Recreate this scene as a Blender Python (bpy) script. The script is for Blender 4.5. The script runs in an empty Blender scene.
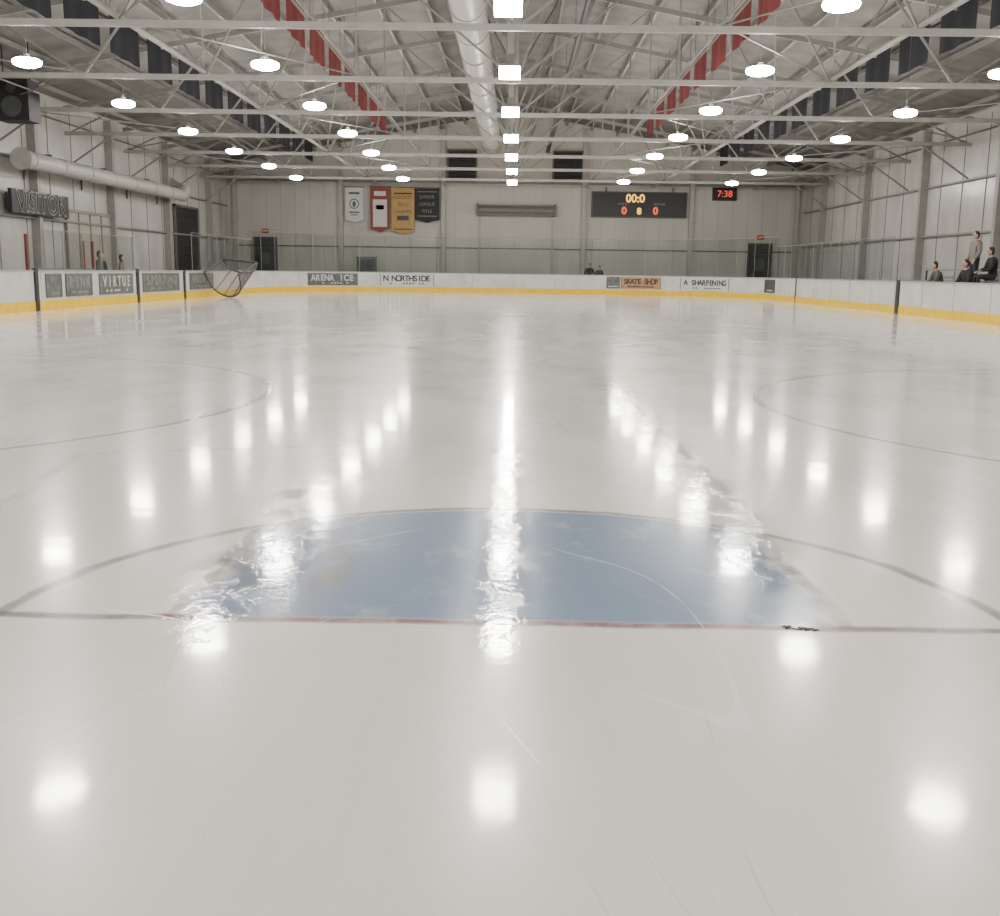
import bpy, bmesh, math, random
from mathutils import Vector, Matrix
random.seed(4)
S = bpy.context.scene
COL = S.collection

# ------------------------------------------------------------------ materials
def mat(name, col, rough=0.6, metal=0.0, noise=0.0, nscale=4.0, emit=None, estr=0.0, bump=0.0, bscale=30.0, stretch=(1,1,1)):
    m = bpy.data.materials.new(name); m.use_nodes = True
    nt = m.node_tree; b = nt.nodes['Principled BSDF']
    b.inputs['Base Color'].default_value = (*col, 1)
    b.inputs['Roughness'].default_value = rough
    b.inputs['Metallic'].default_value = metal
    tc = nt.nodes.new('ShaderNodeTexCoord'); mp = nt.nodes.new('ShaderNodeMapping')
    mp.inputs['Scale'].default_value = stretch
    nt.links.new(tc.outputs['Object'], mp.inputs['Vector'])
    n = nt.nodes.new('ShaderNodeTexNoise'); n.inputs['Scale'].default_value = nscale; n.inputs['Detail'].default_value = 5
    nt.links.new(mp.outputs[0], n.inputs['Vector'])
    mr = nt.nodes.new('ShaderNodeMapRange')
    a = max(noise, 0.04)
    mr.inputs['From Min'].default_value = .3; mr.inputs['From Max'].default_value = .7
    mr.inputs['To Min'].default_value = 1-a; mr.inputs['To Max'].default_value = 1+a
    nt.links.new(n.outputs['Fac'], mr.inputs['Value'])
    vm = nt.nodes.new('ShaderNodeVectorMath'); vm.operation = 'SCALE'
    vm.inputs[0].default_value = col
    nt.links.new(mr.outputs[0], vm.inputs['Scale'])
    nt.links.new(vm.outputs[0], b.inputs['Base Color'])
    if bump > 0:
        n2 = nt.nodes.new('ShaderNodeTexNoise'); n2.inputs['Scale'].default_value = bscale
        nt.links.new(mp.outputs[0], n2.inputs['Vector'])
        bp = nt.nodes.new('ShaderNodeBump'); bp.inputs['Strength'].default_value = bump; bp.inputs['Distance'].default_value = .02
        nt.links.new(n2.outputs['Fac'], bp.inputs['Height']); nt.links.new(bp.outputs[0], b.inputs['Normal'])
    if emit:
        b.inputs['Emission Color'].default_value = (*emit, 1); b.inputs['Emission Strength'].default_value = estr
    return m

M = {}
M['board'] = mat('board_white', (.58,.58,.56), .35, noise=.12, nscale=1.5)
M['yellow'] = mat('kick_yellow', (.82,.53,.0), .45, noise=.10)
M['cap'] = mat('board_cap', (.33,.33,.33), .4)
M['seam'] = mat('seam_dark', (.10,.10,.10), .6)
M['seam_l'] = mat('seam_light', (.28,.28,.27), .6)
M['dark'] = mat('near_black', (.015,.015,.017), .5)
M['darkgrey'] = mat('dark_grey', (.055,.06,.06), .5, noise=.2)
M['steel'] = mat('painted_steel', (.21,.205,.19), .5, noise=.1)
M['chord'] = mat('truss_chord_paint', (.28,.275,.255), .5, noise=.1)
M['steel_w'] = mat('column_paint', (.36,.35,.32), .5, noise=.1)
M['steel_d'] = mat('steel_dark', (.11,.105,.10), .5, noise=.1)
M['duct'] = mat('duct_white', (.42,.41,.385), .4, noise=.06)
M['wall'] = mat('wall_paint', (.47,.455,.405), .55, noise=.09, nscale=.6, stretch=(1,1,.4))
M['wallb'] = mat('wall_panel', (.49,.48,.45), .22, noise=.14, nscale=.8, stretch=(1,1,.5), bump=.4, bscale=1.5)
M['ceil'] = mat('ceiling_insulation', (.165,.16,.147), .7, noise=.25, nscale=1.0)
M['conc'] = mat('floor_rubber', (.10,.10,.10), .7, noise=.2)
M['red'] = mat('banner_red', (.15,.012,.012), .8, noise=.1)
M['redl'] = mat('pennant_red', (.24,.065,.05), .8, noise=.1)
M['navy'] = mat('banner_navy', (.010,.012,.020), .8, noise=.1)
M['white'] = mat('white_cloth', (.58,.58,.56), .7)
M['orange'] = mat('banner_gold', (.46,.28,.10), .7, noise=.1)
M['black'] = mat('black_cloth', (.02,.02,.02), .7)
M['green'] = mat('green_print', (.10,.13,.12), .7)
M['hood'] = mat('door_hood', (.17,.155,.13), .5, noise=.1)
M['adg'] = mat('ad_grey', (.10,.115,.105), .4, noise=.5, nscale=6)
M['ador'] = mat('ad_orange', (.42,.22,.10), .4, noise=.3, nscale=6)
M['txtw'] = mat('text_white', (.5,.5,.48), .5)
M['txtg'] = mat('text_grey', (.22,.22,.21), .5)
M['txtd'] = mat('text_dark', (.03,.035,.04), .5)
M['ledy'] = mat('led_yellow', (.9,.6,.1), .5, emit=(1,.58,.08), estr=1.6)
M['ledr'] = mat('led_red', (.8,.1,.05), .5, emit=(1,.10,.04), estr=1.0)
M['net'] = mat('net_cord', (.13,.13,.125), .8)
M['pipe'] = mat('goal_pipe', (.07,.062,.06), .4)
M['bench'] = mat('bleacher_alu', (.35,.35,.34), .4, metal=.5)
M['skin'] = mat('skin', (.55,.36,.27), .55)
M['hair'] = mat('hair', (.04,.028,.02), .7)
M['shoe'] = mat('shoe', (.02,.02,.02), .5)
M['eye'] = mat('eye_dark', (.02,.015,.015), .3)
M['pants'] = mat('denim', (.03,.035,.05), .8, noise=.2)
M['lampbody'] = mat('lamp_housing', (.22,.22,.21), .4)
def lampmat(name, strg):
    m = bpy.data.materials.new(name); m.use_nodes = True; nt = m.node_tree; nt.nodes.clear()
    o = nt.nodes.new('ShaderNodeOutputMaterial'); e = nt.nodes.new('ShaderNodeEmission')
    e.inputs['Color'].default_value = (1,.955,.895,1); e.inputs['Strength'].default_value = strg
    nt.links.new(e.outputs[0], o.inputs[0]); return m
M['lamp'] = lampmat('lamp_glow', 152)
# glass
m = bpy.data.materials.new('rink_glass_mat'); m.use_nodes = True; nt = m.node_tree; nt.nodes.clear()
o = nt.nodes.new('ShaderNodeOutputMaterial'); tr = nt.nodes.new('ShaderNodeBsdfTransparent'); tr.inputs[0].default_value = (.80,.83,.83,1)
gl = nt.nodes.new('ShaderNodeBsdfGlossy'); gl.inputs['Roughness'].default_value = .06; gl.inputs['Color'].default_value = (.8,.85,.85,1)
mx = nt.nodes.new('ShaderNodeMixShader'); mx.inputs[0].default_value = .09
nt.links.new(tr.outputs[0], mx.inputs[1]); nt.links.new(gl.outputs[0], mx.inputs[2]); nt.links.new(mx.outputs[0], o.inputs[0])
M['glass'] = m

# ------------------------------------------------------------------ mesh builder
class MB:
    def __init__(s): s.v=[]; s.f=[]; s.mi=[]; s.mats=[]; s.sm=[]
    def m(s, k):
        if k not in s.mats: s.mats.append(k)
        return s.mats.index(k)
    def add(s, vs, fs, k, smooth=False):
        o=len(s.v); s.v += [tuple(v) for v in vs]; i=s.m(k)
        for f in fs: s.f.append([o+a for a in f]); s.mi.append(i); s.sm.append(smooth)
    def box(s, c, d, k, R=None):
        hx,hy,hz=d[0]/2,d[1]/2,d[2]/2
        vs=[Vector((x,y,z)) for x in(-hx,hx) for y in(-hy,hy) for z in(-hz,hz)]
        if R is not None: vs=[R@v for v in vs]
        c=Vector(c); vs=[v+c for v in vs]
        s.add(vs,[(0,1,3,2),(4,6,7,5),(0,4,5,1),(2,3,7,6),(0,2,6,4),(1,5,7,3)],k)
    def bb(s, a, b, k):
        s.box([(a[i]+b[i])/2 for i in range(3)],[abs(b[i]-a[i]) for i in range(3)],k)
    def beam(s,p,q,w,h,k):
        p=Vector(p);q=Vector(q);d=(q-p);L=d.length;
        if L<1e-6:return
        R=d.to_track_quat('Y','Z').to_matrix()
        s.box((p+q)/2,(w,L,h),k,R)
    def tube(s,p,q,r,k,n=8,r2=None,caps=True):
        p=Vector(p);q=Vector(q);r2=r if r2 is None else r2
        R=(q-p).to_track_quat('Z','Y').to_matrix()
        vs=[];
        for (c,rr) in((p,r),(q,r2)):
            for i in range(n):
                a=2*math.pi*i/n; vs.append(c+R@Vector((rr*math.cos(a),rr*math.sin(a),0)))
        s.add(vs,[(i,(i+1)%n,n+(i+1)%n,n+i) for i in range(n)],k,True)
        if caps: s.add(vs,[tuple(range(n))[::-1],tuple(range(n,2*n))],k)
    def ell(s,c,r,k,nu=12,nv=8,R=None):
        vs=[];c=Vector(c)
        for j in range(nv+1):
            t=math.pi*j/nv
            for i in range(nu):
                a=2*math.pi*i/nu
                v=Vector((r[0]*math.sin(t)*math.cos(a),r[1]*math.sin(t)*math.sin(a),r[2]*math.cos(t)))
                if R is not None:v=R@v
                vs.append(v+c)
        fs=[(j*nu+i,(j+1)*nu+i,(j+1)*nu+(i+1)%nu,j*nu+(i+1)%nu) for j in range(nv) for i in range(nu)]
        s.add(vs,fs,k,True)
    def mesh(s,name):
        me=bpy.data.meshes.new(name); me.from_pydata(s.v,[],s.f)
        for k in s.mats: me.materials.append(M[k])
        for p,i,sm in zip(me.polygons,s.mi,s.sm): p.material_index=i; p.use_smooth=sm
        me.update(); return me
    def obj(s,name,loc=(0,0,0),parent=None):
        o=bpy.data.objects.new(name,s.mesh(name)); COL.objects.link(o); o.location=loc
        if parent: o.parent=parent
        return o

def text(body,size,k,loc,rot,parent=None,name='lettering',ext=.01,sx=1.0,bold=0.0):
    c=bpy.data.curves.new(name,'FONT'); c.body=body; c.size=size; c.extrude=ext; c.align_x='CENTER'; c.align_y='CENTER'; c.offset=bold
    o=bpy.data.objects.new(name,c); COL.objects.link(o); c.materials.append(M[k])
    o.location=loc; o.rotation_euler=rot; o.scale=(sx,1,1)
    if parent: o.parent=parent
    return o

# ------------------------------------------------------------------ camera
f_px=1050.0; H=1.245; pitch=math.atan(187/f_px); yaw=0.0107; roll=0.0137
fw=Vector((-math.sin(yaw)*math.cos(pitch),math.cos(yaw)*math.cos(pitch),-math.sin(pitch)))
r0=Vector((math.cos(yaw),math.sin(yaw),0)); u0=r0.cross(fw)
rr=r0*math.cos(roll)+u0*math.sin(roll); uu=u0*math.cos(roll)-r0*math.sin(roll)
cam=bpy.data.cameras.new('camera'); co=bpy.data.objects.new('camera',cam); COL.objects.link(co)
co.matrix_world=Matrix(((rr.x,uu.x,-fw.x,0),(rr.y,uu.y,-fw.y,0),(rr.z,uu.z,-fw.z,H),(0,0,0,1)))
cam.sensor_fit='HORIZONTAL'; cam.sensor_width=36; cam.lens=36*f_px/1000; cam.clip_start=.02; cam.clip_end=300
S.camera=co

# ------------------------------------------------------------------ dimensions
HW=12.95; YN=-.35; YF=61.3; RC=8.5; WX=17.4; WY=65.0; WN=-7.0; EAVE=7.4; RIDGE=10.6; G=3.61
def roofz(x): return RIDGE-(RIDGE-EAVE)*abs(x)/WX

def rink_path(off=0.0,arc=14):
    pts=[]
    cs=[(HW-RC,YF-RC,0),(-(HW-RC),YF-RC,90),(-(HW-RC),YN+RC,180),(HW-RC,YN+RC,270)]
    for cx,cy,a0 in cs:
        for i in range(arc+1):
            a=math.radians(a0+90*i/arc); n=Vector((math.cos(a),math.sin(a),0))
            pts.append((Vector((cx,cy,0))+n*(RC+off),n))
    return pts

# ice
P=rink_path()
me=bpy.data.meshes.new('ice_rink'); bm=bmesh.new()
top=[bm.verts.new(p) for p,n in P]; bot=[bm.verts.new(p-Vector((0,0,.03))) for p,n in P]
bm.faces.new(top); bm.faces.new(bot[::-1])
for i in range(len(P)):
    j=(i+1)%len(P); bm.faces.new((top[i],bot[i],bot[j],top[j]))
bm.normal_update(); bm.to_mesh(me); bm.free()
ice=bpy.data.objects.new('ice_rink',me); COL.objects.link(ice)

# ice material
im=bpy.data.materials.new('ice_surface'); im.use_nodes=True; nt=im.node_tree; N=nt.nodes; L=nt.links
bs=N['Principled BSDF']
def mth(op,a,b=None,c=None,clamp=False):
    n=N.new('ShaderNodeMath'); n.operation=op; n.use_clamp=clamp
    for i,v in enumerate((a,b,c)):
        if v is None: continue
        if isinstance(v,(int,float)): n.inputs[i].default_value=v
        else: L.new(v,n.inputs[i])
    return n.outputs[0]
def noise(vec,scale,detail=4,rough=.5,dim=None):
    n=N.new('ShaderNodeTexNoise'); n.inputs['Scale'].default_value=scale; n.inputs['Detail'].default_value=detail; n.inputs['Roughness'].default_value=rough
    L.new(vec,n.inputs['Vector']); return n.outputs['Fac']
def ramp(v,a,b,lo=0.,hi=1.):
    n=N.new('ShaderNodeMapRange'); n.interpolation_type='SMOOTHSTEP'
    n.inputs['From Min'].default_value=a; n.inputs['From Max'].default_value=b; n.inputs['To Min'].default_value=lo; n.inputs['To Max'].default_value=hi
    L.new(v,n.inputs['Value']); return n.outputs[0]
def mapping(vec,sc=(1,1,1),rot=(0,0,0),loc=(0,0,0)):
    n=N.new('ShaderNodeMapping'); n.inputs['Scale'].default_value=sc; n.inputs['Rotation'].default_value=rot; n.inputs['Location'].default_value=loc
    L.new(vec,n.inputs['Vector']); return n.outputs[0]
tc=N.new('ShaderNodeTexCoord').outputs['Object']
sep=N.new('ShaderNodeSeparateXYZ'); L.new(tc,sep.inputs[0])
n1=noise(tc,3.0,5); n2=noise(mapping(tc,loc=(31,7,0)),3.0,5)
X=mth('ADD',sep.outputs[0],mth('MULTIPLY',mth('SUBTRACT',n1,.5),.06))
Y=mth('ADD',sep.outputs[1],mth('MULTIPLY',mth('SUBTRACT',n2,.5),.06))
def inside(v,w,soft=.35):
    return ramp(mth('ABSOLUTE',v),w*(1-soft),w*(1+soft),1,0)
def gt(v,t,s=.02): return ramp(v,t-s,t+s)
def lt(v,t,s=.02): return ramp(v,t-s,t+s,1,0)
def mul(*a):
    r=a[0]
    for b in a[1:]: r=mth('MULTIPLY',r,b)
    return r
def dist(cx,cy):
    dx=mth('SUBTRACT',X,cx); dy=mth('SUBTRACT',Y,cy)
    return mth('SQRT',mth('ADD',mth('MULTIPLY',dx,dx),mth('MULTIPLY',dy,dy)))
yr=mth('SUBTRACT',Y,G); ax=mth('ABSOLUTE',X); r=dist(0,G)
wear=noise(tc,1.3,6,.6); wear2=noise(mapping(tc,(1,.5,1),loc=(5,3,0)),5.0,6,.65)
arc=mul(inside(mth('SUBTRACT',r,1.84),.03,.6),gt(yr,0))
goal=inside(yr,.030,.6)
sides=mul(inside(mth('SUBTRACT',ax,1.22),.03,.6),gt(yr,0),lt(yr,1.37),ramp(wear,.35,.55,.35,.9))
edgew=mth('ADD',ax,mth('MULTIPLY',mth('SUBTRACT',wear2,.5),.42))
blue=mul(lt(r,1.80),lt(edgew,1.18,.05),gt(yr,.03))
lines=mth('MAXIMUM',arc,sides)
for cx in(-7.0,7.0):
    for cy in (9.95,51.9):
        lines=mth('MAXIMUM',lines,mth('MULTIPLY',inside(mth('SUBTRACT',dist(cx,cy),4.57),.035,.6),.75))
lines=mth('MAXIMUM',lines,mth('MULTIPLY',inside(mth('SUBTRACT',dist(0,30.5),4.57),.05),.3))
lines=mth('MULTIPLY',lines,ramp(wear,.3,.6,.6,1))
redl=mth('MAXIMUM',goal,mth('MULTIPLY',inside(mth('SUBTRACT',Y,58),.05),.5))
cline=mth('MULTIPLY',inside(mth('SUBTRACT',Y,30.5),.15),.30)
bline=mth('MAXIMUM',inside(mth('SUBTRACT',Y,23.1),.15),inside(mth('SUBTRACT',Y,38.2),.15))
def mixc(fac,a,b):
    n=N.new('ShaderNodeMix'); n.data_type='RGBA'
    if isinstance(fac,(int,float)): n.inputs[0].default_value=fac
    else: L.new(fac,n.inputs[0])
    for i,v in((6,a),(7,b)):
        if isinstance(v,tuple): n.inputs[i].default_value=(*v,1)
        else: L.new(v,n.inputs[i])
    return n.outputs[2]
mott=noise(mapping(tc,(1,.35,1)),.8,6,.6)
c=mixc(ramp(mott,.3,.7),(.76,.73,.685),(.84,.805,.76))
stre=noise(mapping(tc,(3.0,.18,1)),1.4,6,.6)
c=mixc(mth('MULTIPLY',ramp(stre,.5,.75),.16),c,(.58,.58,.56))
c=mixc(mul(blue,ramp(wear2,.28,.48,.70,.97)),c,(.19,.28,.42))
sm=mul(inside(mth('SUBTRACT',X,-.74),.07,.8),inside(mth('SUBTRACT',Y,G+.75),.45,.6),ramp(wear2,.38,.5))
sm=mth('MAXIMUM',sm,mul(inside(mth('ADD',X,1.1),.12,.9),inside(mth('SUBTRACT',Y,G+.9),.6,.5),ramp(wear,.45,.55)))
c=mixc(mth('MULTIPLY',sm,.7),c,(.26,.245,.23))
c=mixc(mth('MULTIPLY',lines,.80),c,(.13,.12,.125))
glc=mixc(lt(ax,1.35,.15),(.15,.13,.135),(.20,.07,.09))
c=mixc(mth('MULTIPLY',redl,ramp(wear2,.3,.6,.6,.9)),c,glc)
c=mixc(cline,c,(.45,.16,.15))
c=mixc(mth('MULTIPLY',bline,.22),c,(.15,.2,.4))
def seg(x0,y0,x1,y1,w,soft=.4,XX=None,YY=None):
    XX=X if XX is None else XX; YY=Y if YY is None else YY
    dx,dy=x1-x0,y1-y0; LL=math.hypot(dx,dy); dx/=LL; dy/=LL
    px=mth('SUBTRACT',XX,x0); py=mth('SUBTRACT',YY,y0)
    al=mth('ADD',mth('MULTIPLY',px,dx),mth('MULTIPLY',py,dy))
    ac=mth('SUBTRACT',mth('MULTIPLY',px,dy),mth('MULTIPLY',py,dx))
    return mul(inside(ac,w,soft),gt(al,0,.03),lt(al,LL,.03))
s1=seg(-.02,2.80,.085,2.52,.0045,XX=sep.outputs[0],YY=sep.outputs[1]); s2=seg(-.06,2.9,.0,2.75,.002)
s3=seg(-2.75,9.3,-2.62,8.5,.018); s4=seg(-1.5,3.7,-1.1,3.55,.006)
scr=mth('MAXIMUM',mth('MAXIMUM',s1,s4),mth('MAXIMUM',mth('MULTIPLY',s2,.5),s3))
c=mixc(mth('MULTIPLY',scr,.9),c,(.99,.99,.99))
trail=mul(seg(1.12,12.0,1.27,5.3,.03,.8),ramp(wear2,.35,.5,.3,1))
c=mixc(mth('MULTIPLY',trail,.30),c,(.42,.41,.40))
tr2=mul(seg(-2.9,6.9,-1.2,7.4,.03,.8),ramp(wear2,.4,.55)); c=mixc(mth('MULTIPLY',tr2,.40),c,(.4,.39,.38))
tr3=mul(seg(-2.6,5.0,-2.9,7.0,.04,.8),ramp(wear2,.35,.55)); c=mixc(mth('MULTIPLY',tr3,.4),c,(.4,.39,.38))
# skate marks: thin curved cuts (contour lines of smooth noises), patchy
for sc_,w_,loc_,fac_,col_ in ((.55,.0011,(3,1,0),.30,(.40,.39,.38)),(.8,.0013,(17,5,0),.22,(.42,.41,.40)),(.65,.0010,(41,9,0),.35,(.97,.97,.97))):
    q=noise(mapping(tc,(1,.6,1),(0,0,.5),loc_),sc_,0)
    gate=ramp(noise(mapping(tc,loc=loc_),1.1,3),.50,.58)
    c=mixc(mul(inside(mth('SUBTRACT',q,.5),w_,.5),gate,fac_),c,col_)
    q2=inside(mth('SUBTRACT',q,.43),w_,.5)
    c=mixc(mul(q2,gate,fac_),c,col_)
L.new(c,bs.inputs['Base Color'])
rbase=ramp(noise(mapping(tc,(1,.5,1),loc=(9,2,0)),1.1,6,.6),.35,.65,.19,.27)
wetc=mul(inside(mth('ADD',X,.03),.10,.8),gt(Y,3.2,.3),lt(Y,8.5,2.0),ramp(wear2,.40,.48))
wetr=mul(inside(mth('SUBTRACT',X,1.12),.18,.8),gt(Y,4.0,.3),lt(Y,12,1.0),ramp(wear2,.43,.50))
wetl=mul(inside(mth('ADD',X,1.08),.25,.8),gt(Y,3.3,.3),lt(Y,6.4,.6),ramp(wear2,.45,.52))
wet=mth('MAXIMUM',wetc,mth('MAXIMUM',wetr,wetl)); wet=mth('MAXIMUM',wet,trail)
wet=mth('MAXIMUM',wet,mth('MULTIPLY',blue,.2))
dry=mth('SUBTRACT',1,wet)
ro=mth('ADD',mth('MULTIPLY',rbase,dry),mth('MULTIPLY',wet,.07))
L.new(ro,bs.inputs['Roughness'])
bs.inputs['IOR'].default_value=1.33
bs.inputs['Coat Weight'].default_value=.68; bs.inputs['Coat IOR'].default_value=1.40
cr=mth('ADD',mth('MULTIPLY',ramp(noise(mapping(tc,(1,.6,1),loc=(3,12,0)),1.7,5,.6),.35,.65,.068,.098),dry),mth('MULTIPLY',wet,.035))
L.new(cr,bs.inputs['Coat Roughness'])
bn=N.new('ShaderNodeBump'); bn.inputs['Strength'].default_value=.25; bn.inputs['Distance'].default_value=.01
hgt=mth('ADD',mth('MULTIPLY',noise(tc,2.4,3),.55),mth('MULTIPLY',noise(mapping(tc,(1,.7,1)),26,4,.6),mth('MULTIPLY',ramp(wet,.25,1,.07,1.1),.3)))
L.new(hgt,bn.inputs['Height']); L.new(bn.outputs[0],bs.inputs['Normal']); L.new(bn.outputs[0],bs.inputs['Coat Normal'])
me.materials.append(im)

# ------------------------------------------------------------------ room shell
b=MB(); b.bb((-WX-.2,WN-.2,-.25),(WX+.2,WY+.2,-.03),'conc'); b.obj('floor')
def gable(name,y0,y1,k):
    b=MB(); prof=[(-WX,-.03),(WX,-.03),(WX,EAVE),(0,RIDGE),(-WX,EAVE)]
    vs=[(x,y0,z) for x,z in prof]+[(x,y1,z) for x,z in prof]
    b.add(vs,[(0,1,2,3,4),(9,8,7,6,5)]+[(i,(i+1)%5,5+(i+1)%5,5+i) for i in range(5)],k); return b
gable('wall_back',WY,WY+.2,'wall').obj('wall_back')
gable('wall_front',WN-.2,WN,'wall').obj('wall_front')
for sd,nm in((-1,'wall_left'),(1,'wall_right')):
    b=MB(); b.bb((sd*WX,WN,-.03),(sd*(WX+.2),WY,EAVE),'wallb'); b.obj(nm)
b=MB()
for sd in(-1,1):
    vs=[(sd*(WX+.2),WN-.2,EAVE-.03),(sd*(WX+.2),WY+.2,EAVE-.03),(0,WY+.2,RIDGE),(0,WN-.2,RIDGE)]
    vs+=[(x,y,z+.15) for x,y,z in vs]
    b.add(vs,[(0,1,2,3),(7,6,5,4),(0,4,5,1),(1,5,6,2),(2,6,7,3),(3,7,4,0)],'ceil')
b.obj('ceiling')
b=MB()
for x in(-16.9,-10.5,-4.3,4.15,10.6,16.9): b.bb((x-.13,WY-.28,-.03),(x+.13,WY-.01,roofz(x)-.3),'steel_w')
b.bb((-WX+.3,WY-.12,6.39),(WX-.3,WY-.01,6.51),'steel')
b.bb((-WX+.3,WY-.08,2.55),(WX-.3,WY-.01,2.62),'steel_d')
for i in range(40):
    x=-WX+.6+i*.88; b.bb((x-.01,WY-.025,0),(x+.01,WY-.005,6.3),'steel_w')
b.obj('trim_1')
for sd,nm in((-1,'trim_2'),(1,'trim_3')):
    b=MB()
    for k in range(9):
        y=2.1+7.3*k
        b.bb((sd*(WX-.32),y-.13,-.03),(sd*(WX-.01),y+.13,EAVE-.15),'chord')
    for z in(2.9,4.9):
        b.bb((sd*(WX-.16),WN+.1,z-.04),(sd*(WX-.01),WY-.4,z+.04),'steel')
    b.bb((sd*(WX-.05),WN+.1,6.6),(sd*(WX-.01),WY-.4,6.66),'steel_d')
    for k in range(34):
        y=WN+2.1*k+1
        b.bb((sd*(WX-.025),y-.012,0),(sd*(WX-.005),y+.012,EAVE-.2),'steel')
    b.obj(nm)
for i,(x0,x1) in enumerate(((-4.05,-2.35),(2.25,4.0))):
    b=MB(); b.bb((x0,-.06,6.55),(x1,0,8.3),'dark')
    for q in range(12): b.box(((x0+x1)/2,-.09,6.65+.145*q),(x1-x0-.1,.09,.02),'darkgrey',Matrix.Rotation(.6,3,'X'))
    for xx in(x0,x1): b.bb((xx-.05,-.14,6.5),(xx+.05,0,8.35),'steel_d')
    b.bb((x0,-.14,6.5),(x1,0,6.57),'steel_d'); b.bb((x0,-.14,8.28),(x1,0,8.35),'steel_d')
    b.obj('wall_louvre',(0,WY-.02,0))

b=MB()
for i in range(-11,12):
    if i==0: continue
    x=i*1.5; z=roofz(x)-.12
    b.bb((x-.05,WN+.1,z-.13),(x+.05,WY-.1,z+.02),'steel')
b.obj('ceiling_purlins')

# trusses
def truss(y):
    b=MB(); zb=6.15; ex=WX-.35
    b.bb((-ex,y-.06,zb-.065),(ex,y+.06,zb+.065),'chord')
    off=.42
    z=lambda x: roofz(x)-off
    for sd in(-1,1):
        b.beam((sd*ex,y,z(ex)),(0,y,z(0)),.10,.16,'steel')
        for a,t in((0,1.4),(0,4.2),(4.2,4.2),(4.2,6.6),(8.2,6.6),(8.2,9.6),(11.4,9.6),(11.4,13.8),(16.9,13.8)):
            b.beam((sd*a,y,zb),(sd*t,y,z(t)),.055,.055,'steel')
        b.beam((sd*ex,y,4.9),(sd*(ex-1.9),y,zb),.06,.06,'steel')
    b.bb((-.05,y-.05,zb),(.05,y+.05,RIDGE-off),'steel')
    return b
Yt=[22.7+6.1*i for i in range(-4,7)]
tm=truss(0).mesh('roof_truss')
for y in Yt:
    o=bpy.data.objects.new('roof_truss',tm); o.location=(0,y,0); COL.objects.link(o)
b=MB()
for x in(-8.2,8.2): b.tube((x,WN+.1,6.28),(x,WY-.3,6.28),.065,'chord',8)
for x in(-14.2,14.2,-4.2,4.2): b.tube((x,WN+.1,6.26),(x,WY-.3,6.26),.025,'steel',6)
for i in range(len(Yt)-1):
    for x0,x1 in((-4.2,-8.2),(8.2,4.2),(-11.4,-16.9),(16.9,11.4)):
        xa,xb=(x0,x1) if i%2 else (x1,x0)
        b.tube((xa,Yt[i],6.24),(xb,Yt[i+1],6.24),.02,'steel',5)
    for sx in(-1,1):
        b.tube((0,Yt[i],6.3),(sx*1.4,Yt[i+1],roofz(1.4)-.5),.025,'steel',5)
        b.tube((sx*6.6,Yt[i],roofz(6.6)-.5),(sx*8.2,Yt[i+1],6.3),.025,'steel',5)
b.obj('roof_bracing')

# ------------------------------------------------------------------ lamps
b=MB()
n=20; prof=[(.25,.07),(.31,.04),(.325,-.01),(.30,-.06),(.20,-.10),(.07,-.115)]
vs=[];fs=[]
for rr_,z in prof:
    for i in range(n):
        a=2*math.pi*i/n; vs.append((rr_*math.cos(a),rr_*math.sin(a),z))
for j in range(len(prof)-1):
    for i in range(n): fs.append((j*n+i,(j+1)*n+i,(j+1)*n+(i+1)%n,j*n+(i+1)%n))
fs.append(tuple((len(prof)-1)*n+i for i in range(n))[::-1])
b.add(vs,fs,'lamp')
b.tube((0,0,.06),(0,0,.10),.245,'lampbody',16,r2=.12); b.tube((0,0,.10),(0,0,.18),.06,'lampbody',12)
lm=b.mesh('high_bay_light')
LZ=5.86
for xr in(-11.35,-5.82,5.58,11.15):
    for i in range(-3,7):
        y=19.3+6.1*i+(.1 if i<0 else 0)
        xx=xr*(1.05 if i<0 else 1.0)
        o=bpy.data.objects.new('high_bay_light',lm); o.location=(xx,y,LZ); COL.objects.link(o)
        c=MB(); c.tube((0,0,.17),(0,0,roofz(xx)-LZ-.02),.007,'steel_d',5); c.obj('hanger_rod',parent=o)
b=MB()
b.bb((-.24,-.24,-.11),(.24,.24,.10),'lamp'); b.bb((-.25,-.25,.10),(.25,.25,.15),'lampbody'); b.bb((-.10,-.10,.15),(.10,.10,.40),'lampbody')
cm=b.mesh('box_light')
for i in range(-3,7):
    y=19.3+6.1*i
    o=bpy.data.objects.new('box_light',cm); o.location=(-.17,y,5.75); COL.objects.link(o)
    c=MB(); c.bb((-.06,-.06,.40),(.06,.06,roofz(.17)-5.75-.02),'duct'); c.obj('hanger_stem',parent=o)

# ------------------------------------------------------------------ ducts
b=MB(); b.tube((-1.35,8,8.25),(-1.35,62,8.25),.5,'duct',24)
for i in range(19): b.tube((-1.35,8.4+3*i,8.25),(-1.35,8.48+3*i,8.25),.53,'steel_w',24)
for y in Yt[1:]: b.beam((-1.35,y+.5,8.7),(-1.35,y+.5,10.3),.03,.03,'steel_d')
b.obj('ceiling_duct')
b=MB(); b.tube((1.85,10,8.1),(1.85,63,8.1),.12,'dark',10)
for y in Yt[1:]: b.beam((1.85,y+.5,8.2),(1.85,y+.5,10.2),.02,.02,'steel_d')
b.obj('black_ceiling_pipe')
b=MB(); b.tube((-16.45,36.3,4.72),(-16.45,53,4.72),.29,'duct',24)
for i in range(8): b.tube((-16.45,36.5+2.4*i,4.72),(-16.45,36.58+2.4*i,4.72),.31,'steel_w',24)
b.tube((-16.45,35.9,4.72),(-16.45,36.3,4.72),.37,'steel_w',24,r2=.29)
b.tube((-16.45,53,4.72),(-16.45,53.5,5.0),.29,'duct',20); b.tube((-16.45,53.4,4.9),(-17.38,53.9,5.4),.27,'duct',20)
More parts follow.
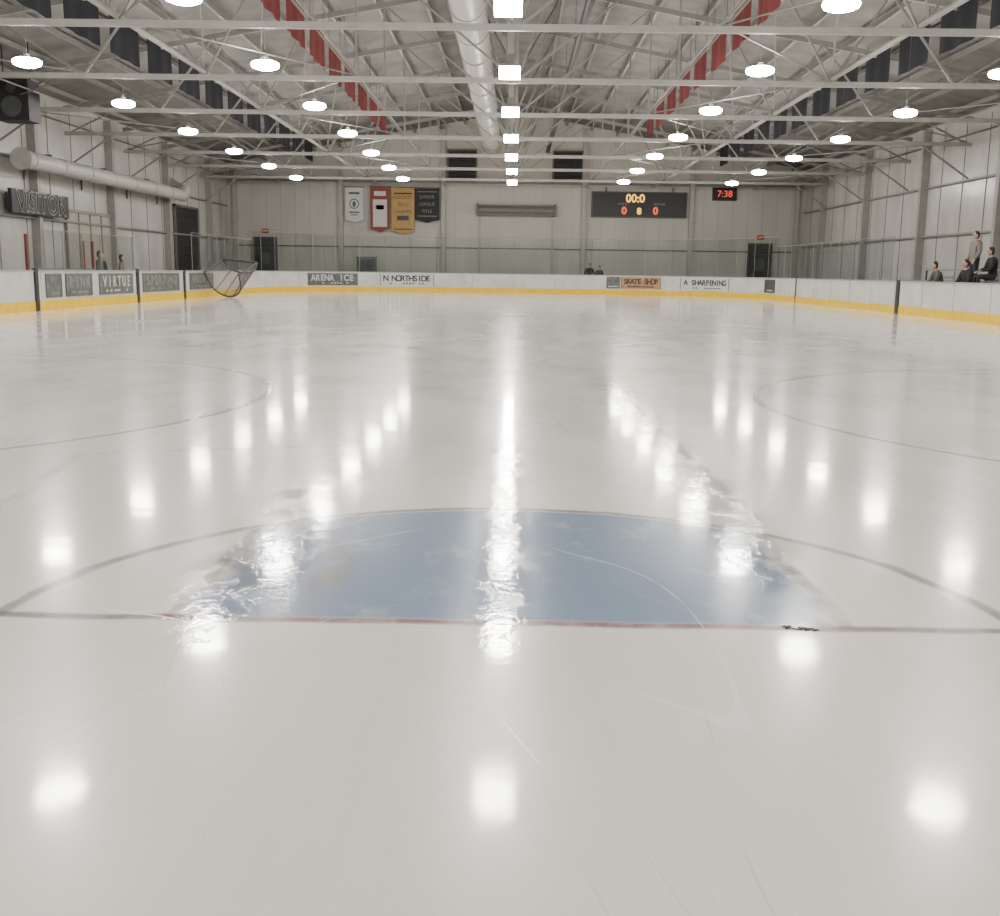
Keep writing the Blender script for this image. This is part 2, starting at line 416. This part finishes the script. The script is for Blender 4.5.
for y in(38,43,48,52): b.bb((-17.35,y-.04,5.0),(-16.3,y+.04,5.06),'steel_d'); b.bb((-17.35,y-.04,4.2),(-17.3,y+.04,5.1),'steel_d')
b.obj('wall_duct')

# ------------------------------------------------------------------ hanging banners (red / navy rows)
for x0,k in((-5.75,'red'),(5.75,'red'),(-11.3,'navy'),(11.3,'navy')):
    y=19.5
    while y<(48 if k=='red' else 60):
        b=MB(); ln=2.3
        nn=10; vs=[]
        for j in range(nn+1):
            yy=-ln/2+ln*j/nn
            for z in(0,-.55,-1.12): vs.append((.03*math.sin(j*1.3)*(-z),yy,z))
        fs=[(3*j+q,3*j+3+q,3*j+4+q,3*j+1+q) for j in range(nn) for q in(0,1)]
        b.add(vs,fs,k,True); b.tube((0,-ln/2-.05,0),(0,ln/2+.05,0),.025,'steel',6)
        for s_ in(-1,1): b.tube((0,s_*ln*.45,0),(0,s_*ln*.45,roofz(x0)-8.2),.01,'steel_d',4)
        b.obj('hanging_banner_'+k,(x0,y,8.2)); y+=3.05
# ------------------------------------------------------------------ speaker
b=MB(); b.bb((-.5,-.4,-.6),(.5,.4,.6),'dark'); b.bb((-.46,-.42,-.56),(.46,-.4,.56),'dark')
b.tube((0,-.46,-.2),(0,-.42,-.2),.3,'darkgrey',20); b.tube((0,-.46,.33),(0,-.42,.33),.14,'darkgrey',16)
for s_ in(-1,1): b.beam((s_*.4,0,.6),(s_*.4,0,roofz(15.2)-6.1),.03,.03,'dark')
b.bb((-.72,-.3,-.15),(-.5,.3,.7),'darkgrey')
b.obj('hanging_speaker',(-15.1,33,6.1))

# ------------------------------------------------------------------ boards
def sweep(b,pts,lo,hi,i0,i1,k):
    nP=len(pts); vs=[]
    for p,nn in pts:
        for o_,z in((i0,lo),(i0,hi),(i1,hi),(i1,lo)):
            q=p+nn*o_; vs.append((q.x,q.y,z))
    fs=[]
    for a in range(nP):
        c_=(a+1)%nP
        for e in range(4):
            e2=(e+1)%4; fs.append((4*a+e,4*a+e2,4*c_+e2,4*c_+e))
    b.add(vs,fs,k)
b=MB()
sweep(b,P,0,.27,.0,.13,'yellow'); sweep(b,P,.27,1.06,.015,.12,'board'); sweep(b,P,1.06,1.10,-.01,.16,'cap')
def frame_at(side,kind,v):
    if kind=='c':
        a=math.radians(v); nn=Vector((side*math.sin(a),math.cos(a),0)); return Vector((side*(HW-RC),YF-RC,0))+nn*RC,nn
    if kind=='s': return Vector((side*HW,v,0)),Vector((side,0,0))
    return Vector((v,YF,0)),Vector((0,1,0))
def vstrip(b,side,kind,v,w,z0,z1,k,off=.0,d=.02):
    p,nn=frame_at(side,kind,v); t=Vector((-nn.y,nn.x,0))
    R=Matrix((t,nn,Vector((0,0,1)))).transposed()
    b.box(p+nn*(off)+Vector((0,0,(z0+z1)/2)),(w,d,z1-z0),k,R)
for sd in(-1,1):
    y=9.5
    while y<52.5: vstrip(b,sd,'s',y,.02,.27,1.06,'seam_l',.013,.01); y+=2.44
    for a in(8,24,40,57,73,88): vstrip(b,sd,'c',a,.025,.27,1.06,'seam_l',.013,.01)
for x in(-2.4,0,2.4): vstrip(b,1,'e',x,.025,.27,1.06,'seam_l',.013,.01)
vstrip(b,1,'s',36.0,.28,.0,1.12,'dark',.0,.06)
vstrip(b,1,'s',49.0,.12,.0,1.12,'seam',.0,.06)
for y in(28.7,36.5,41.7): vstrip(b,-1,'s',y,.20,.0,1.15,'dark',.0,.06)
b.obj('rink_boards')

gb=MB(); pb=MB()
def glass_run(pts,z1):
    for (p,nn),(q,nq) in zip(pts[:-1],pts[1:]):
        a=p+nn*.07; c_=q+nq*.07
        gb.add([(a.x,a.y,1.105),(c_.x,c_.y,1.105),(c_.x,c_.y,z1),(a.x,a.y,z1)],[(0,1,2,3)],'glass')
        pb.beam((a.x,a.y,z1),(c_.x,c_.y,z1),.018,.018,'steel')
    for p,nn in pts:
        a=p+nn*.07; pb.bb((a.x-.011,a.y-.011,1.105),(a.x+.011,a.y+.011,z1),'steel')
for sd in(-1,1):
    glass_run([frame_at(sd,'c',a) for a in(0,10,20,30,40,50,60,70,80,90)],3.1)
    ys=[52.8-1.22*i for i in range(9)] if sd<0 else [52.8-1.22*i for i in range(14)]
    glass_run([frame_at(sd,'s',y) for y in ys],2.6)
    glass_run([frame_at(sd,'s',y) for y in (26,24.5,23,21.5,20,18.5,17,15.5,14,12.5,11,9.5)],2.6)
    if sd<0: glass_run([frame_at(sd,'s',36.3-1.4*i) for i in range(6)],2.2)
glass_run([frame_at(1,'e',x) for x in(-4.45,-2.97,-1.48,0,1.48,2.97,4.45)],3.1)
go=gb.obj('rink_glass'); po=pb.obj('glass_posts',parent=go)

def ad(side,kind,v0,v1,k,label=None,lk='txtw',z0=.34,z1=1.0,ts=.46,stripes=True):
    b=MB(); n_=10; vs=[]
    for j in range(n_+1):
        p,nn=frame_at(side,kind,v0+(v1-v0)*j/n_)
        for o_,z in((-.012,z0),(-.012,z1),(.013,z1),(.013,z0)):
            q=p+nn*o_; vs.append((q.x,q.y,z))
    fs=[]
    for a in range(n_):
        for e in range(4): fs.append((4*a+e,4*a+(e+1)%4,4*a+4+(e+1)%4,4*a+4+e))
    fs+=[(0,1,2,3),(4*n_+3,4*n_+2,4*n_+1,4*n_)]
    b.add(vs,fs,k)
    def pl(fr):
        p,nn=frame_at(side,kind,v0+(v1-v0)*fr); return p,nn,math.atan2(-nn.x,nn.y)
    for fr in [.2+.06*i for i in range(11)]:
        if not stripes or random.random()<.25: continue
        p,nn,an=pl(fr); t=Vector((-nn.y,nn.x,0)); R=Matrix((t,nn,Vector((0,0,1)))).transposed()
        b.box(p+nn*-.016+Vector((0,0,z0+.12)),(.13,.008,.06),lk,R)
    # thin frame
    for fr in (.004,.996):
        p,nn,an=pl(fr); t=Vector((-nn.y,nn.x,0)); R=Matrix((t,nn,Vector((0,0,1)))).transposed()
        b.box(p+nn*-.014+Vector((0,0,(z0+z1)/2)),(.04,.01,z1-z0),'seam',R)
    o=b.obj('advertising_panel')
    if label:
        m_=len(label)
        for i,chh in enumerate(label):
            if chh==' ': continue
            fr=.5+(i-(m_-1)/2)*(.86/m_)
            p,nn,an=pl(fr)
            text(chh,ts,lk,p+nn*-.02+Vector((0,0,z0+(z1-z0)*.60)),(math.pi/2,0,an),o,'letter',ext=.004,bold=.014)
ad(-1,'c',53,31,'adg','ARENA ICE'); ad(-1,'c',22,1,'white','N NORTHSIDE','txtd')
ad(1,'c',6,11,'adg'); ad(1,'c',11.5,27,'ador','SKATE SHOP','txtd',ts=.4); ad(1,'c',35,57,'white','A SHARPENING','txtd',ts=.4)
ad(1,'c',79,89,'darkgrey')
for y0,y1,lb in((29.3,30.3,None),(30.6,32.5,'RINK'),(33.1,36.0,'VIRTUE'),(37.0,41.0,'SPORTING'),(42.4,45.7,'HOCKEY')):
    ad(-1,'s',y0,y1,'adg',lb,'txtg' if lb!='VIRTUE' else 'txtw')

# ------------------------------------------------------------------ end wall items
YW=WY-.02
def wall_banner(x0,x1,z0,z1,base,parts,name='wall_banner'):
    b=MB(); w=x1-x0; h=z1-z0
    y=-.32
    b.add([(0,y,h),(w,y,h),(w,y,h*.08),(w/2,y,0),(0,y,h*.08)],[(0,4,3,2,1)],base)
    b.tube((-.06,y,h),(w+.06,y,h),.03,'steel_d',8)
    b.bb((w/2-.02,y,h-.01),(w/2+.02,.0,h+.02),'steel_d')
    for (a0,a1,c0,c1,k) in parts: b.bb((a0*w,y-.012,c0*h),(a1*w,y-.004,c1*h),k)
    return b.obj(name,(x0,YW,z0))
o=wall_banner(-10.2,-9.12,4.0,6.08,'white',[(.2,.8,.80,.86,'green'),(.2,.8,.27,.31,'green'),(.3,.7,.2,.23,'green')])
b=MB(); b.tube((.54,-.345,1.1),(.54,-.335,1.1),.30,'green',16); b.tube((.54,-.352,1.1),(.54,-.346,1.1),.24,'white',16); b.ell((.54,-.355,1.08),(.1,.004,.18),'green'); b.obj('crest',parent=o)
wall_banner(-8.7,-7.52,3.45,6.12,'redl',[(.14,.86,.12,.72,'white'),(.2,.8,.8,.9,'white'),(.3,.7,.5,.6,'redl')])
o=wall_banner(-7.42,-6.05,3.35,6.08,'orange',[(.1,.9,.86,.89,'black'),(.1,.9,.1,.12,'black'),(.25,.75,.3,.4,'txtd')])
for q,tx in enumerate(('HOCKEY','2011','CHAMPS','STATE')): text(tx,.3,'txtd',(.68,-.34,2.15-.42*q),(math.pi/2,0,0),o,ext=.003)
o=wall_banner(-6.0,-4.55,4.05,6.08,'black',[(.1,.9,.88,.90,'txtg'),(.1,.9,.18,.2,'txtg')])
for q,tx in enumerate(('JUNIOR','LEAGUE','TITLE')): text(tx,.26,'txtg',(.72,-.34,1.5-.42*q),(math.pi/2,0,0),o,ext=.003)

b=MB(); b.bb((-2.05,-.06,0),(2.2,-.02,4.65),'wall')
for i in range(30): b.bb((-2.0,-.067,.1+.15*i),(2.15,-.06,.108+.15*i),'steel_w')
b.bb((-2.25,-.30,4.6),(2.4,-.02,5.2),'hood'); b.bb((-2.3,-.6,4.55),(-2.2,-.02,5.25),'steel_d'); b.bb((2.35,-.6,4.55),(2.45,-.02,5.25),'steel_d')
b.tube((-2.2,-.34,4.86),(2.35,-.34,4.86),.25,'hood',16); b.bb((-2.2,-.62,4.55),(2.35,-.58,4.68),'steel_d')
b.bb((-2.2,-.1,0),(-2.06,-.02,4.6),'steel_w'); b.bb((2.2,-.1,0),(2.35,-.02,4.6),'steel_w')
b.obj('rolling_door',(0,YW,-.03))
for i,(x0,x1) in enumerate(((-15.75,-14.5),(14.2,15.5))):
    b=MB(); b.bb((x0,-.08,0),(x1,-.0,3.05),'dark'); w=.08
    b.bb((x0-w,-.12,0),(x0,0,3.13),'darkgrey'); b.bb((x1,-.12,0),(x1+w,0,3.13),'darkgrey'); b.bb((x0-w,-.12,3.05),(x1+w,0,3.13),'darkgrey')
    b.bb((x0+.15,-.10,2.45),(x1-.15,-.08,2.5),'darkgrey'); b.bb((x0+.1,-.14,1.0),(x0+.2,-.08,1.1),'steel')
    b.bb((x0+.35,-.095,1.5),(x1-.35,-.08,2.2),'darkgrey')
    b.obj('door_%d'%(i+1),(0,YW,-.03))
    b=MB(); b.bb((-.2,-.12,-.12),(.2,0,.12),'dark'); e=b.obj('exit_sign',((x0+x1)/2,YW,3.45)); text('EXIT',.17,'ledr',(0,-.13,0),(math.pi/2,0,0),e)
b=MB(); b.bb((-2.85,-.25,-.75),(2.85,0,.75),'dark'); b.bb((-2.85,-.28,.69),(2.85,-.25,.75),'darkgrey'); b.bb((-2.85,-.28,-.75),(2.85,-.25,-.69),'darkgrey')
b.bb((-2.85,-.28,-.75),(-2.79,-.25,.75),'darkgrey'); b.bb((2.79,-.28,-.75),(2.85,-.25,.75),'darkgrey')
for x in(-2,2): b.bb((x-.05,-.2,.75),(x+.05,-.1,1.0),'steel_d')
sb=b.obj('scoreboard',(7.45,YW,5.27))
text('00:0',.66,'ledy',(-.25,-.28,.34),(math.pi/2,0,0),sb,bold=.012)
text('0',.6,'ledr',(-.9,-.28,-.38),(math.pi/2,0,0),sb,bold=.02); text('0',.6,'ledr',(.98,-.28,-.38),(math.pi/2,0,0),sb,bold=.02); text('8',.5,'ledy',(.0,-.28,-.40),(math.pi/2,0,0),sb,bold=.02)
text('HOME',.2,'txtg',(-1.0,-.27,.02),(math.pi/2,0,0),sb); text('VISITOR',.2,'txtg',(1.2,-.27,.02),(math.pi/2,0,0),sb)
b=MB(); b.bb((-.72,-.15,-.38),(.72,0,.38),'dark'); b.bb((-.62,-.16,-.28),(.62,-.15,.28),'black')
ck=b.obj('digital_clock',(12.55,YW,5.95)); text('7:38',.54,'ledr',(0,-.17,0),(math.pi/2,0,0),ck)
b=MB(); b.bb((-.55,-.4,0),(.55,.4,1.95),'adg'); b.bb((-.5,-.42,.1),(-.02,-.4,1.85),'darkgrey'); b.bb((.02,-.42,.1),(.5,-.4,1.85),'darkgrey'); b.bb((-.58,-.43,1.95),(.58,.42,2.0),'steel_d')
b.tube((-.06,-.45,.8),(-.06,-.45,1.1),.015,'steel',6); b.tube((.06,-.45,.8),(.06,-.45,1.1),.015,'steel',6)
b.obj('storage_cabinet',(-8.75,63.3,-.03))

# left wall
b=MB(); b.bb((0,-2.3,-.4),(.12,2.3,.4),'dark'); sg=b.obj('visitor_sign',(-WX+.34,38.4,3.38))
for s_ in(-1,1):
    c=MB(); c.bb((-.30,s_*1.8-.05,-.3),(0,s_*1.8+.05,.3),'steel_d'); c.obj('bracket',parent=sg)
text('VISITOR',.98,'txtg',(.13,0,-.02),(math.pi/2,0,math.pi/2),sg,sx=1.12,bold=.035)
text('VISITOR',.98,'dark',(.15,0,-.02),(math.pi/2,0,math.pi/2),sg,sx=1.12,bold=-.018)
b=MB(); b.bb((0,-1.9,0),(.06,1.9,4.3),'dark')
for s_ in(-1,1): b.bb((0,s_*1.95-.08,0),(.12,s_*1.95+.08,4.4),'steel_d')
b.bb((0,-2.03,4.3),(.12,2.03,4.42),'steel_d')
for i in range(10): b.bb((.06,-1.85,.3+.42*i),(.07,1.85,.32+.42*i),'darkgrey')
b.obj('door_3',(-WX+.03,56.5,-.03))
M['tan']=mat('tan_panel',(.36,.335,.285),.6,noise=.1)
b=MB(); b.bb((0,-2.3,0),(.06,2.3,3.3),'tan')
for y in(-2.3,-1.15,0,1.15,2.3): b.bb((.06,y-.04,0),(.1,y+.04,3.3),'steel')
b.bb((0,-2.35,3.3),(.12,2.35,3.42),'steel'); b.bb((.06,-2.3,1.0),(.09,2.3,1.06),'steel')
b.obj('window_1',(-WX+.03,43.6,-.03))
b=MB()
for y,h in((36.2,2.3),(41.0,2.2),(41.9,2.2)):
    b.bb((-.04,y-.05,0),(.04,y+.05,h),'redl')
b.bb((-.04,36.2,1.1),(.04,41.9,1.16),'steel')
b.obj('red_railing',(-16.6,0,-.03))

b=MB()
for y0,y1 in((29.5,36),(37,41.3)):
    b.bb((-14.6,y0,-.03),(-14.2,y0+.06,.45),'steel_d'); b.bb((-14.6,y1-.06,-.03),(-14.2,y1,.45),'steel_d'); b.bb((-14.7,y0,.45),(-14.1,y1,.50),'bench')
b.obj('player_bench')

# ------------------------------------------------------------------ bleachers right
BZ=.28
b=MB()
for t in range(3):
    x=14.3+.85*t; zt=.45+.4*t+BZ
    b.bb((x,26,zt-.05),(x+.3,42,zt),'bench'); b.bb((x+.3,26,zt-.32),(x+.85,42,zt-.27),'bench')
    for y in(26.1,30,34,38,41.9):
        b.bb((x+.1,y-.03,-.03),(x+.16,y+.03,zt-.05),'steel_d')
        b.bb((x+.7,y-.03,-.03),(x+.76,y+.03,zt-.32),'steel_d')
b.obj('bleachers')

# ------------------------------------------------------------------ people
def hand(b,w,d,side,s=1.0):
    d=Vector(d).normalized(); up=Vector((0,0,1)) if abs(d.z)<.8 else Vector((0,1,0))
    x=d.cross(up).normalized(); nrm=x.cross(d).normalized()
    R=Matrix((x,d,nrm)).transposed()
    b.ell(Vector(w)+d*.05,(.042,.055,.018),'skin',10,6,R)
    for i,ln in enumerate((.065,.075,.072,.055)):
        p=Vector(w)+d*.09+x*(-.03+.02*i); q=p+d*ln*.5+nrm*-.01; e=q+d*ln*.4-nrm*.025
        b.tube(p,q,.009,'skin',6); b.tube(q,e,.0088,'skin',6,r2=.007)
    p=Vector(w)+d*.03+x*.035*side; q=p+x*.03*side+d*.03; b.tube(p,q,.011,'skin',6); b.tube(q,q+d*.03,.010,'skin',6,r2=.007)
def person(name,loc,yawdeg,pose,jacket,pants='pants',hair='hair',scale=1.0,lean=0.0,hat=None):
    if pose=='stand':
        J=dict(pel=(0,0,.95),sp=(0,.0+lean*.3,1.12),ch=(0,lean*.7,1.33),nk=(0,lean,1.50),hd=(0,lean+.01,1.56),
          sl=(-.19,lean*.8,1.42),el=(-.27,lean*.8+.02,1.14),wl=(-.24,lean+.16,.93),sr=(.19,lean*.8,1.42),er=(.27,lean*.8-.02,1.14),wr=(.26,lean+.08,.90),
          hl=(-.10,0,.90),kl=(-.12,.04,.50),al=(-.13,0,.09),tl=(-.14,.16,.05),hr=(.10,0,.90),kr=(.12,.02,.50),ar=(.14,-.04,.09),tr=(.15,.12,.05))
    else:
        J=dict(pel=(0,0,.12),sp=(0,.02,.30),ch=(0,.06+lean*.6,.50),nk=(0,.08+lean,.67),hd=(0,.11+lean,.73),
          sl=(-.19,.06+lean*.8,.59),el=(-.25,.14+lean,.33),wl=(-.12,.36+lean*.6,.28),sr=(.19,.06+lean*.8,.59),er=(.25,.14+lean,.33),wr=(.12,.38+lean*.6,.27),
          hl=(-.10,.03,.10),kl=(-.14,.45,.12),al=(-.14,.42,-.33),tl=(-.15,.58,-.37),hr=(.10,.03,.10),kr=(.14,.45,.12),ar=(.15,.40,-.33),tr=(.16,.56,-.37))
    rad=dict(pel=.16,sp=.155,ch=.175,nk=.06,hd=.055,sl=.095,el=.065,wl=.042,sr=.095,er=.065,wr=.042,hl=.105,kl=.072,al=.048,tl=.04,hr=.105,kr=.072,ar=.048,tr=.04)
    E=[('pel','sp'),('sp','ch'),('ch','nk'),('nk','hd'),('ch','sl'),('sl','el'),('el','wl'),('ch','sr'),('sr','er'),('er','wr'),('pel','hl'),('hl','kl'),('kl','al'),('al','tl'),('pel','hr'),('hr','kr'),('kr','ar'),('ar','tr')]
    ks=list(J); bm=bmesh.new(); sk=bm.verts.layers.skin.verify(); V={}
    for k in ks:
        v=bm.verts.new(J[k]); v[sk].radius=(rad[k],rad[k]*(.8 if k in('pel','sp','ch') else 1)); v[sk].use_root=(k=='pel'); V[k]=v
    for a,c_ in E: bm.edges.new((V[a],V[c_]))
    tmp=bpy.data.meshes.new('tmp'); bm.to_mesh(tmp); bm.free()
    to=bpy.data.objects.new('tmp',tmp); COL.objects.link(to)
    md=to.modifiers.new('s','SKIN'); md.use_smooth_shade=True; sd=to.modifiers.new('ss','SUBSURF'); sd.levels=2; sd.render_levels=2
    dg=bpy.context.evaluated_depsgraph_get(); dg.update()
    body=bpy.data.meshes.new_from_object(to.evaluated_get(dg)); bpy.data.objects.remove(to)
    body.name=name; body.materials.clear()
    for k in(jacket,pants,'shoe','skin'): body.materials.append(M[k])
    reg={('pel','sp'):0,('pel','hl'):1,('hl','kl'):1,('kl','al'):1,('pel','hr'):1,('hr','kr'):1,('kr','ar'):1,('al','tl'):2,('ar','tr'):2,('nk','hd'):3}
    for p in body.polygons:
        best=9;bi=0
        for e in E:
            a=Vector(J[e[0]]);c_=Vector(J[e[1]]);d=c_-a;t=max(0,min(1,(p.center-a).dot(d)/d.length_squared))
            ds=(p.center-(a+d*t)).length-(rad[e[0]]*(1-t)+rad[e[1]]*t)
            if ds<best: best=ds;bi=reg.get(e,0)
        p.material_index=bi; p.use_smooth=True
    o=bpy.data.objects.new(name,body); COL.objects.link(o)
    h=MB(); hc=Vector(J['hd'])+Vector((0,.015,.11))
    h.ell(hc,(.075,.095,.115),'skin',16,12); h.ell(hc+Vector((0,.03,-.07)),(.052,.06,.045),'skin')
    h.ell(hc+Vector((0,-.02,.03)),(.083,.095,.105),hair,16,12); h.ell(hc+Vector((0,-.05,-.02)),(.078,.062,.09),hair)
    h.tube(hc+Vector((0,.09,.01)),hc+Vector((0,.118,-.025)),.008,'skin',6,r2=.016)
    for s_ in(-1,1):
        h.ell(hc+Vector((s_*.03,.088,.005)),(.012,.008,.007),'eye',8,6); h.ell(hc+Vector((s_*.077,.0,-.01)),(.012,.02,.032),'skin',8,6)
    h.ell(hc+Vector((0,.088,-.055)),(.024,.008,.006),'redl',8,6)
    if hat:
        h.ell(hc+Vector((0,-.005,.05)),(.09,.108,.085),hat,16,10); h.tube(hc+Vector((0,0,.03)),hc+Vector((0,0,.06)),.102,hat,16)
    h.obj('head',parent=o)
    g=MB()
    for w,e,s_ in(('wl','el',1),('wr','er',-1)):
        hand(g,J[w],Vector(J[w])-Vector(J[e]),s_)
    g.obj('hands',parent=o)
    o.location=loc; o.rotation_euler=(0,0,math.radians(yawdeg)); o.scale=(scale,)*3
    return o
M['jk_black']=mat('jacket_black',(.02,.02,.022),.8); M['jk_grey']=mat('jacket_grey',(.20,.19,.17),.8); M['jk_olive']=mat('jacket_olive',(.10,.105,.085),.8)
M['jk_navy']=mat('jacket_navy',(.03,.04,.07),.8)
person('standing_spectator',(15.0,35.0,.58+BZ),100,'stand','jk_grey',scale=1.04)
person('seated_spectator',(14.46,34.1,.47+BZ),100,'sit','jk_black',scale=1.1)
person('seated_spectator',(15.32,34.3,.87+BZ),85,'sit','jk_black',scale=1.1)
person('seated_spectator',(14.5,36.4,.47+BZ),90,'sit','jk_olive',lean=.1,scale=1.05)
person('standing_spectator',(-14.9,38.2,-.03),-80,'stand','jk_olive')
person('standing_spectator',(-15.3,39.4,-.03),-100,'stand','jk_black',scale=.97)
person('standing_spectator',(-15.0,40.6,-.03),-70,'stand','jk_grey',scale=.95)
person('standing_spectator',(4.4,62.3,-.03),180,'stand','jk_black',lean=.08)
person('standing_spectator',(5.0,62.6,-.03),150,'stand','jk_navy',scale=.93)

# ------------------------------------------------------------------ tipped goal
b=MB(); w=.915; h=1.22; rp=.045
b.tube((-w,0,0),(-w,0,h),rp,'pipe',10); b.tube((w,0,0),(w,0,h),rp,'pipe',10); b.tube((-w,0,h),(w,0,h),rp,'pipe',10)
base=[(-w,0,0)]+[(-w*.98*math.cos(a),1.05*math.sin(a)**.7,0) for a in[math.pi*i/12 for i in range(1,12)]]+[(w,0,0)]
topc=[(-w,0,h)]+[(-w*.9*math.cos(a),.55*math.sin(a)**.7,h) for a in[math.pi*i/12 for i in range(1,12)]]+[(w,0,h)]
for c_ in(base,topc):
    for p,q in zip(c_[:-1],c_[1:]): b.tube(p,q,.036,'pipe',8)
for i in(3,5,7,9): b.tube(base[i],topc[i],.022,'pipe',6)
for i in range(12):
    for s_ in(0,.33,.66):
        pb_=Vector(base[i]).lerp(Vector(base[i+1]),s_); pt=Vector(topc[i]).lerp(Vector(topc[i+1]),s_); b.tube(pb_,pt,.010,'net',4,caps=False)
for j in range(1,16):
    f=j/16
    for i in range(12): b.tube(Vector(base[i]).lerp(Vector(topc[i]),f),Vector(base[i+1]).lerp(Vector(topc[i+1]),f),.010,'net',4,caps=False)
for i in range(1,12): b.tube(topc[i],(topc[i][0],0,h),.010,'net',4,caps=False)
g=b.obj('hockey_goal')
R=Matrix.Rotation(math.radians(-18),3,'Z')@Matrix.Rotation(math.radians(-64),3,'X')@Matrix.Rotation(math.radians(9),3,'Y')
wv=[R@Vector(v) for v in b.v]
mn=min(v[2] for v in wv); cx=(min(v[0] for v in wv)+max(v[0] for v in wv))/2
g.matrix_world=Matrix.Translation((-11.82-cx,43.9,-mn+.004))@R.to_4x4()

b=MB()
for i in range(16):
    x=random.uniform(-.05,.06); y=-x*.25+random.uniform(-.012,.012)
    b.box((x,y,.003),(random.uniform(.01,.035),.004,.004),'darkgrey',Matrix.Rotation(random.uniform(-.9,.9),3,'Z'))
b.obj('ice_debris',(1.04,3.60,.0))

W=bpy.data.worlds.new('world'); S.world=W; W.use_nodes=True
W.node_tree.nodes['Background'].inputs[0].default_value=(.5,.5,.5,1); W.node_tree.nodes['Background'].inputs[1].default_value=.05
